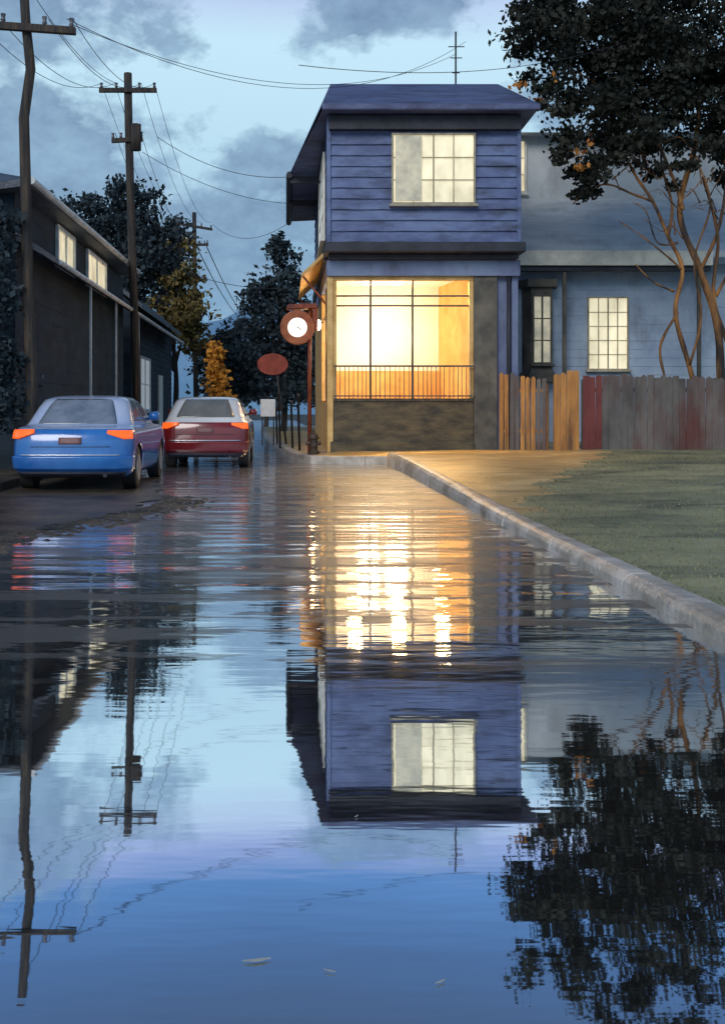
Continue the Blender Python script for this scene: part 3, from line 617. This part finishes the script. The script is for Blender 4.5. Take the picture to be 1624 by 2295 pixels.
def spline(pts,n=6):
    P=[Vector(p) for p in pts]; out=[]
    for i in range(len(P)-1):
        p0=P[max(0,i-1)];p1=P[i];p2=P[i+1];p3=P[min(len(P)-1,i+2)]
        for k in range(n):
            t=k/n; out.append(.5*((2*p1)+(p2-p0)*t+(2*p0-5*p1+4*p2-p3)*t*t+(3*p1-p0-3*p2+p3)*t**3))
    out.append(P[-1]); return out
def limb(mb,pts,r0,r1,mi=0):
    s=spline(pts); n=len(s); mb.tube(s,[r0+(r1-r0)*(i/(n-1))**.8 + .004*math.sin(i*1.7) for i in range(n)],8,mi)
T=top('broadleaf_tree','large dark leafy tree with twisting bare trunks behind fence','tree',(9.6,23.8,.3))
mb=MB(); yb=23.8
limb(mb,[(10.3,yb,.2),(10.1,yb,1.6),(10.0,yb,3.1),(9.6,yb,4.4),(9.2,yb+.2,5.8),(9.5,yb,7.4),(9.6,yb,9)],.12,.05)
limb(mb,[(9.9,yb,.2),(9.3,yb-.1,2.2),(8.95,yb-.2,3.4),(9.15,yb-.1,4.4),(8.85,yb,5.2),(8.5,yb,6.0),(8.1,yb,6.6),(7.7,yb,7.4)],.07,.03)
limb(mb,[(8.85,yb,5.2),(8.95,yb,5.9),(8.7,yb,6.9),(8.75,yb,8)],.045,.02)
limb(mb,[(8.5,yb,6.0),(8.0,yb-.1,6.15),(7.4,yb-.2,6.35),(6.9,yb-.2,6.2),(6.6,yb-.2,5.9)],.035,.014)
limb(mb,[(9.0,yb-.2,3.4),(8.6,yb-.2,2.6),(8.75,yb-.2,1.6),(8.7,yb-.2,.3)],.035,.03)
limb(mb,[(9.6,yb,4.4),(9.9,yb-.2,5.2),(10.1,yb-.2,6.2),(10.3,yb,7.6)],.05,.03)
limb(mb,[(9.15,yb-.1,4.4),(8.7,yb-.3,4.7),(8.2,yb-.3,5.1),(7.6,yb-.3,5.5)],.03,.01)
limb(mb,[(8.95,yb-.1,3.9),(8.4,yb-.3,4.1),(8.0,yb-.3,4.5)],.03,.01)
limb(mb,[(9.2,yb,5.8),(8.95,yb,6.6),(8.3,yb,7.9),(7.4,yb,8.6),(6.4,yb,9.2)],.05,.02)
limb(mb,[(10.6,yb,.2),(10.35,yb+.1,2.4),(9.95,yb+.1,3.8),(10.05,yb+.1,5.2),(9.7,yb+.1,6.6)],.06,.035)
limb(mb,[(10.0,yb+.1,3.8),(10.4,yb,4.6),(10.9,yb,5.4),(11,yb,6.6)],.045,.02)
limb(mb,[(9.3,yb-.15,2.2),(9.5,yb-.3,3.3),(9.35,yb-.3,4.6),(9.75,yb-.2,5.9),(9.4,yb-.2,7)],.035,.02)
limb(mb,[(9.0,yb-.2,5.0),(8.5,yb-.3,5.0),(8.2,yb-.4,5.7),(7.9,yb-.4,5.9)],.025,.008)
for _ in range(24):
    x0=random.uniform(7.2,10.4); z_=random.uniform(5.0,7.0); a=random.uniform(-1.2,1.2)
    limb(mb,[(x0,yb-.1,z_),(x0+a*.3,yb-.2,z_+.3),(x0+a*.55,yb-.3,z_+.25+random.uniform(-.2,.3)),(x0+a,yb-.3,z_+random.uniform(0,.6))],.018,.005)
fin('trunk',mb,[M['bark']],T,smooth=True)
blobs=[(6.3,23.6,9.7,1.3,1.2,1.1,36),(5.7,23.4,10.3,.8,.8,.9,18),(6.9,23.6,8.3,1.15,1.2,1.0,36),(6.95,23.5,7.2,.75,.8,.75,18),(6.9,23.5,6.45,.5,.5,.45,8),(8.3,23.8,8.9,1.5,1.5,1.3,70),(8.2,23.6,7.5,1.0,1,.7,20),(9.7,24,9.4,1.6,1.6,1.4,70),(9.5,23.8,7.8,1.1,1.2,.9,26),(10.7,23.8,8.4,1.2,1.3,1.3,38),(7.6,23.8,10.6,1.6,1.5,1.2,60),(9.6,24,11.2,2,1.7,1.5,60),(6.2,23.7,11.6,1.1,1.1,.9,14),(8.2,24,12.6,1.8,1.6,1.0,26),(10.6,24,6.9,.6,.7,.5,9),(8.9,23.8,6.7,.5,.5,.35,5)]
cm=crown_mesh(blobs,.088,84,tight=.60)
crown_mesh([(5.35,23.0,8.3,.35,.4,.5,3),(6.1,22.8,8.7,.4,.4,.4,1),(6.55,22.7,7.0,.3,.3,.4,2),(6.5,22.7,6.5,.3,.3,.3,2)],.08,12,1,cm)
fin('crown',cm,[M['leaf_dark'],M['leaf_orange']],T)
def simple_tree(name,label,base,h,blobs,leafm,leaf=.2,per=22,r=.16,cat='tree',bark='bark_dark'):
    T=top(name,label,cat,base); mb=MB(); bx,by,bz=base
    limb(mb,[(bx,by,bz-.1),(bx+.1,by,bz+h*.3),(bx-.08,by,bz+h*.6),(bx+.05,by,bz+h*.9)],r,r*.35)
    for b in blobs[:5]: limb(mb,[(bx,by,bz+h*.35),((bx+b[0])/2,by,(bz+h*.4+b[2])/2),(b[0],b[1],b[2])],r*.5,r*.15)
    fin('trunk',mb,[M[bark]],T,smooth=True); fin('crown',crown_mesh(blobs,leaf,per),[M[leafm]],T); return T
simple_tree('street_tree','dark pointed tree standing along the wet street',(-.1,46,.1),8.0,[(-.5,46,5.0,1.5,1.4,2.2,80),(-.1,46,7.2,.9,.9,1.4,40),(.35,46,4.6,1.0,1,2.0,50),(-.35,46,8.6,.45,.4,.8,14),(-1.3,46,6.3,.8,.8,1.0,26),(.2,46,2.4,1.3,1,1.4,45)],'leaf_teal',.14,32)
simple_tree('street_tree','low spreading dark tree at the far bend',(-2.6,52,.1),5.5,[(-2.6,52,4.0,1.5,1.4,1.4,70),(-1.6,52,3.2,1.3,1.2,1.5,55),(-3.4,52,3.0,1.2,1.2,1.6,50),(-1.9,52,5.2,.7,.7,.7,20),(-3.9,52,3.9,.9,.9,1.1,26)],'leaf_teal',.15,30)
simple_tree('street_tree','dark tree closing the end of the street',(-1.2,62,.1),6,[(-1.2,62,3.4,2.4,1.5,1.8,90),(1.4,62,4.2,2.2,1.5,2.8,110),(-3.6,62,2.6,1.8,1.4,1.9,70)],'leaf_teal',.24)
simple_tree('olive_tree','olive and ochre tree rising behind the dark houses',(-5.0,46,.1),8,[(-4.9,46,6.9,1.2,1.1,1.7,80),(-4.3,46,5.2,1.1,1,1.4,55),(-5.7,46,5.6,1.2,1,1.6,55),(-4.9,46,8.3,.8,.7,.8,20)],'leaf_olive',.14,32)
simple_tree('broadleaf_tree','dark round tree behind the shingled house roof',(-6.8,38,.1),9,[(-6.1,38,8.3,1.5,1.3,1.4,80),(-5.0,38,7.2,1.3,1.1,1.5,70),(-7.6,38,8.0,1.3,1.2,1.2,50),(-6.0,38,6.3,1.8,1.2,1.4,80),(-8.8,38,6.9,1.6,1.4,1.3,60)],'leaf_teal',.13,38)
simple_tree('broadleaf_tree','dark bushy tree above the near house roof',(-9.6,33,.1),8.0,[(-9.0,33,7.0,1.5,1.3,1.1,60),(-8.0,33,6.6,1.1,1.1,1.0,50),(-10.8,33,6.6,1.6,1.4,1.3,60)],'leaf_teal',.15,28)
simple_tree('garden_tree','dark dense tree against the shingled house corner',(-4.95,16.9,.1),4.4,[(-4.85,16.8,4.2,.42,.4,.55,34),(-4.95,16.8,3.0,.55,.45,.9,52),(-4.75,16.9,1.7,.5,.4,.9,40),(-5.4,17,3.6,.6,.5,1.0,40)],'leaf_teal',.075,42,.07)
simple_tree('golden_shrub','small golden yellow autumn shrub',(-2.45,36,.1),3.2,[(-2.45,36,3.0,.28,.3,.6,26),(-2.5,36,2.2,.34,.3,.55,22),(-2.2,36,1.7,.3,.3,.35,12)],'leaf_gold',.11,26,.06,cat='shrub')

# ------------------------------------------------------------------ cars
LV_sedan=[(.20,.16,4.20,.76,.2),(.28,.05,4.32,.835,.26),(.45,.0,4.38,.86,.28),(.60,.015,4.37,.868,.28),(.76,.04,4.28,.86,.28),(.86,.09,4.10,.845,.26),(.905,.20,3.85,.82,.24),(.93,.44,3.35,.79,.22),(.98,.56,3.2,.765,.2),(1.12,.74,2.95,.715,.2),(1.24,.90,2.72,.665,.2),(1.32,1.05,2.5,.61,.2),(1.365,1.3,2.3,.52,.2),(1.385,1.6,2.1,.3,.12)]
LV_hatch=[(.22,.14,3.95,.76,.2),(.30,.04,4.05,.83,.24),(.48,.0,4.1,.86,.26),(.64,.01,4.08,.865,.26),(.80,.03,4.0,.86,.26),(.90,.06,3.8,.845,.25),(.95,.10,3.5,.82,.24),(.99,.14,3.1,.79,.22),(1.04,.18,3.0,.77,.2),(1.16,.30,2.8,.72,.2),(1.28,.44,2.6,.67,.2),(1.37,.58,2.4,.62,.2),(1.42,.8,2.2,.54,.2),(1.44,1.2,2.0,.3,.12)]
def carS(LV,l,a,off=0):
    def base(l,a):
        l=max(0,min(len(LV)-1.0001,l)); i=int(l); t=l-i; g=lambda j:np.array(LV[max(0,min(len(LV)-1,j))])
        p0,p1,p2,p3=g(i-1),g(i),g(i+1),g(i+2)
        q=.5*(2*p1+(p2-p0)*t+(2*p0-5*p1+4*p2-p3)*t*t+(3*p1-p0-3*p2+p3)*t**3)
        z,yr,yf,w,r=q; s=1
        if a<0: s=-s; a=-a
        if a>1: a=2-a; s=-s
        r=min(r,w*.9)
        if a<.2: x=(w-r)*a/.2; y=yr
        elif a<.32: th=(a-.2)/.12*math.pi/2; x=w-r+r*math.sin(th); y=yr+r-r*math.cos(th)
        elif a<.68: x=w; y=yr+r+(yf-yr-2*r)*(a-.32)/.36
        elif a<.8: th=(a-.68)/.12*math.pi/2; x=w-r+r*math.cos(th); y=yf-r+r*math.sin(th)
        else: x=(w-r)*(1-(a-.8)/.2); y=yf
        c=(x/max(w,.01))**2
        y+= .09*c*max(0,1-(y-yr)/1.2); y-= .16*c*max(0,1-(yf-y)/1.4)
        return Vector((s*x,y,z))
    p=base(l,a)
    if off:
        e=.02; du=base(l,a+e)-base(l,a-e); dv=base(min(l+e*3,len(LV)-1.001),a)-base(l-e*3,a); n=du.cross(dv)
        n=n.normalized() if n.length>1e-9 else Vector((0,-1,0))
        p=p+n*off
    return p
def car(label,pos,LV,body,upper,zsplit,glass,name='parked_car',extra=None):
    T=top(name,label,'car',pos,'cars parked along the street'); O=Vector(pos)
    nl=(len(LV)-1)*4+1; na=96; mb=MB(); vs=[]
    for i in range(nl):
        for k in range(na): vs.append(carS(LV,i/4,-1+2*k/na)+O)
    fs=[];mi=[]
    for i in range(nl-1):
        for k in range(na):
            k2=(k+1)%na; fs.append((i*na+k,i*na+k2,(i+1)*na+k2,(i+1)*na+k)); mi.append(1 if (vs[i*na+k].z-O.z)>zsplit else 0)
    fs.append(tuple(reversed(range(na)))); mi.append(0); fs.append(tuple((nl-1)*na+k for k in range(na))); mi.append(1)
    mb.v=[tuple(v) for v in vs]; mb.f=fs; mb.m=mi
    b=fin('body',mb,[body,upper,M['bumper_dark']],T,smooth=True)
    cut=MB()
    yf=LV[3][2]-.85
    for sx in (-1,1):
        for yy in (.80,yf): 
            cut.tube([O+Vector((sx*.60,yy,.31)),O+Vector((sx*1.1,yy,.31))],.365,28)
    c=fin('arch_cutter',cut,[M['bumper_dark']],None,loc=pos)
    bpy.context.view_layer.update()
    md=b.modifiers.new('b','BOOLEAN'); md.operation='DIFFERENCE'; md.object=c; md.solver='EXACT'
    try: md.material_mode='TRANSFER'
    except: pass
    bpy.context.view_layer.update()
    dg=bpy.context.evaluated_depsgraph_get(); me=bpy.data.meshes.new_from_object(b.evaluated_get(dg)); b.modifiers.clear(); b.data=me
    bpy.data.objects.remove(c,do_unlink=True)
    def patch(nm,l0,l1,a0,a1,off,m,nl=10,na=16,th=.01,parent=T,slant=0):
        mb=MB(); vs=[]
        for i in range(nl+1):
            for k in range(na+1):
                t=i/nl; l=l0+(l1-l0)*t; aa=a0+(a1-a0)*k/na
                if slant and k<na*.6: l=l0+(l1-l0)*(t+(slant*(1-k/(na*.6)))*(1-t))
                vs.append(carS(LV,l,aa,off)+O)
        n=len(vs)
        fs=[(i*(na+1)+k,i*(na+1)+k+1,(i+1)*(na+1)+k+1,(i+1)*(na+1)+k) for i in range(nl) for k in range(na)]
        mb.add(vs,fs); o=fin(nm,mb,[m],parent,smooth=True)
        s=o.modifiers.new('s','SOLIDIFY'); s.thickness=th; s.offset=-1
        return o
    patch('rear_window',7.6,11.0,-.20,.20,.008,glass)
    for s in (1,-1):
        patch('side_window',8.1,10.9,s*.335,s*.475,.008,glass); patch('side_window',8.1,10.9,s*.49,s*.64,.008,glass)
    patch('windscreen',7.5,10.9,.80,1.20,.008,glass)
    for s in (1,-1):
        patch('tail_light',3.9,5.0,s*.175,s*.29,.016,M['tail'],6,10,.02,slant=.6)
        patch('headlight',3.6,4.7,s*.76,s*.84,.012,M['chrome'],6,8,.02)
    patch('boot_lid_seam',3.2,3.26,-.19,.19,.003,M['bumper_dark'],2,12,.006)
    patch('rear_bumper',1.3,2.35,-.30,.30,.035,body if not extra else extra,8,30,.03)
    patch('lower_valance',.35,1.0,-.26,.26,.02,M['bumper_dark'],4,24,.03)
    patch('chrome_strip',2.42,2.52,-.23,.23,.022,M['chrome'],2,24,.02)
    patch('number_plate',3.45,4.05,-.055,.055,.012,M['plate'],4,6,.012)
    for sx in (-1,1):
        for yy in (.80,yf):
            c=O+Vector((sx*.745,yy,.31)); a=Vector((sx*.11,0,0))
            mb=MB(); mb.tube([c-a,c-a*.85,c+a*.85,c+a],[.27,.31,.31,.27],28); wl=fin('wheel',mb,[M['rubber']],T,smooth=False)
            mb=MB(); mb.tube([c+a*.9,c+a*1.06],[.2,.19],20)
            rim=fin('rim',mb,[M['alloy']],wl)
    for s in (1,-1):
        p=carS(LV,8.2,s*.60)+O; mb=MB(); q=Vector((s*.05,0,.02)); mb.tube([p,p+q,p+Vector((s*.07,0,.05)),p+Vector((s*.19,0,.06)),p+Vector((s*.21,0,.06))],[.02,.03,.07,.075,.03],8); fin('wing_mirror',mb,[body],T,smooth=True)
    mb=MB(); mb.tube([O+Vector((.5,-.02,.24)),O+Vector((.5,.25,.24))],.03,10); fin('exhaust_pipe',mb,[M['bumper_dark']],T)
    return T
car('blue sedan with orange tail lights parked on wet verge',(-3.03,14.4,.0),LV_sedan,M['car_blue'],M['car_blue_sky_sheen'],.88,M['car_glass'])
car('maroon hatchback, sky reflection painted white on its roof, parked in shallow water',(-1.60,20.3,.0),LV_hatch,M['car_red'],M['car_red_sky_sheen'],.91,M['car_glass_grey'])

# ------------------------------------------------------------------ floating leaves
for (lx,ly,s,a) in ((-.06,2.14,.030,.2),(.09,2.10,.014,-.4),(.31,2.06,.014,.6),(-.62,5.6,.06,0),(.2,2.9,.010,1)):
    mb=MB(); pts=[]
    for k in range(10):
        t=2*math.pi*k/10; r=s*(1+.25*math.sin(3*t)); px,py=r*math.cos(t),r*.22*math.sin(t); pts.append((lx+px*math.cos(a)-py*math.sin(a),ly+px*math.sin(a)+py*math.cos(a),.004+.1*s*abs(math.sin(t))*.3))
    mb.add(pts,[tuple(range(10))]); o=fin('fallen_leaf',mb,[M['leaf_float']],None,loc=(lx,ly,0)); tag(o,'pale wet leaf floating on the flooded road','leaf','leaves floating on the water')
for o in bpy.data.objects:
    if '_w' in o: del o['_w']
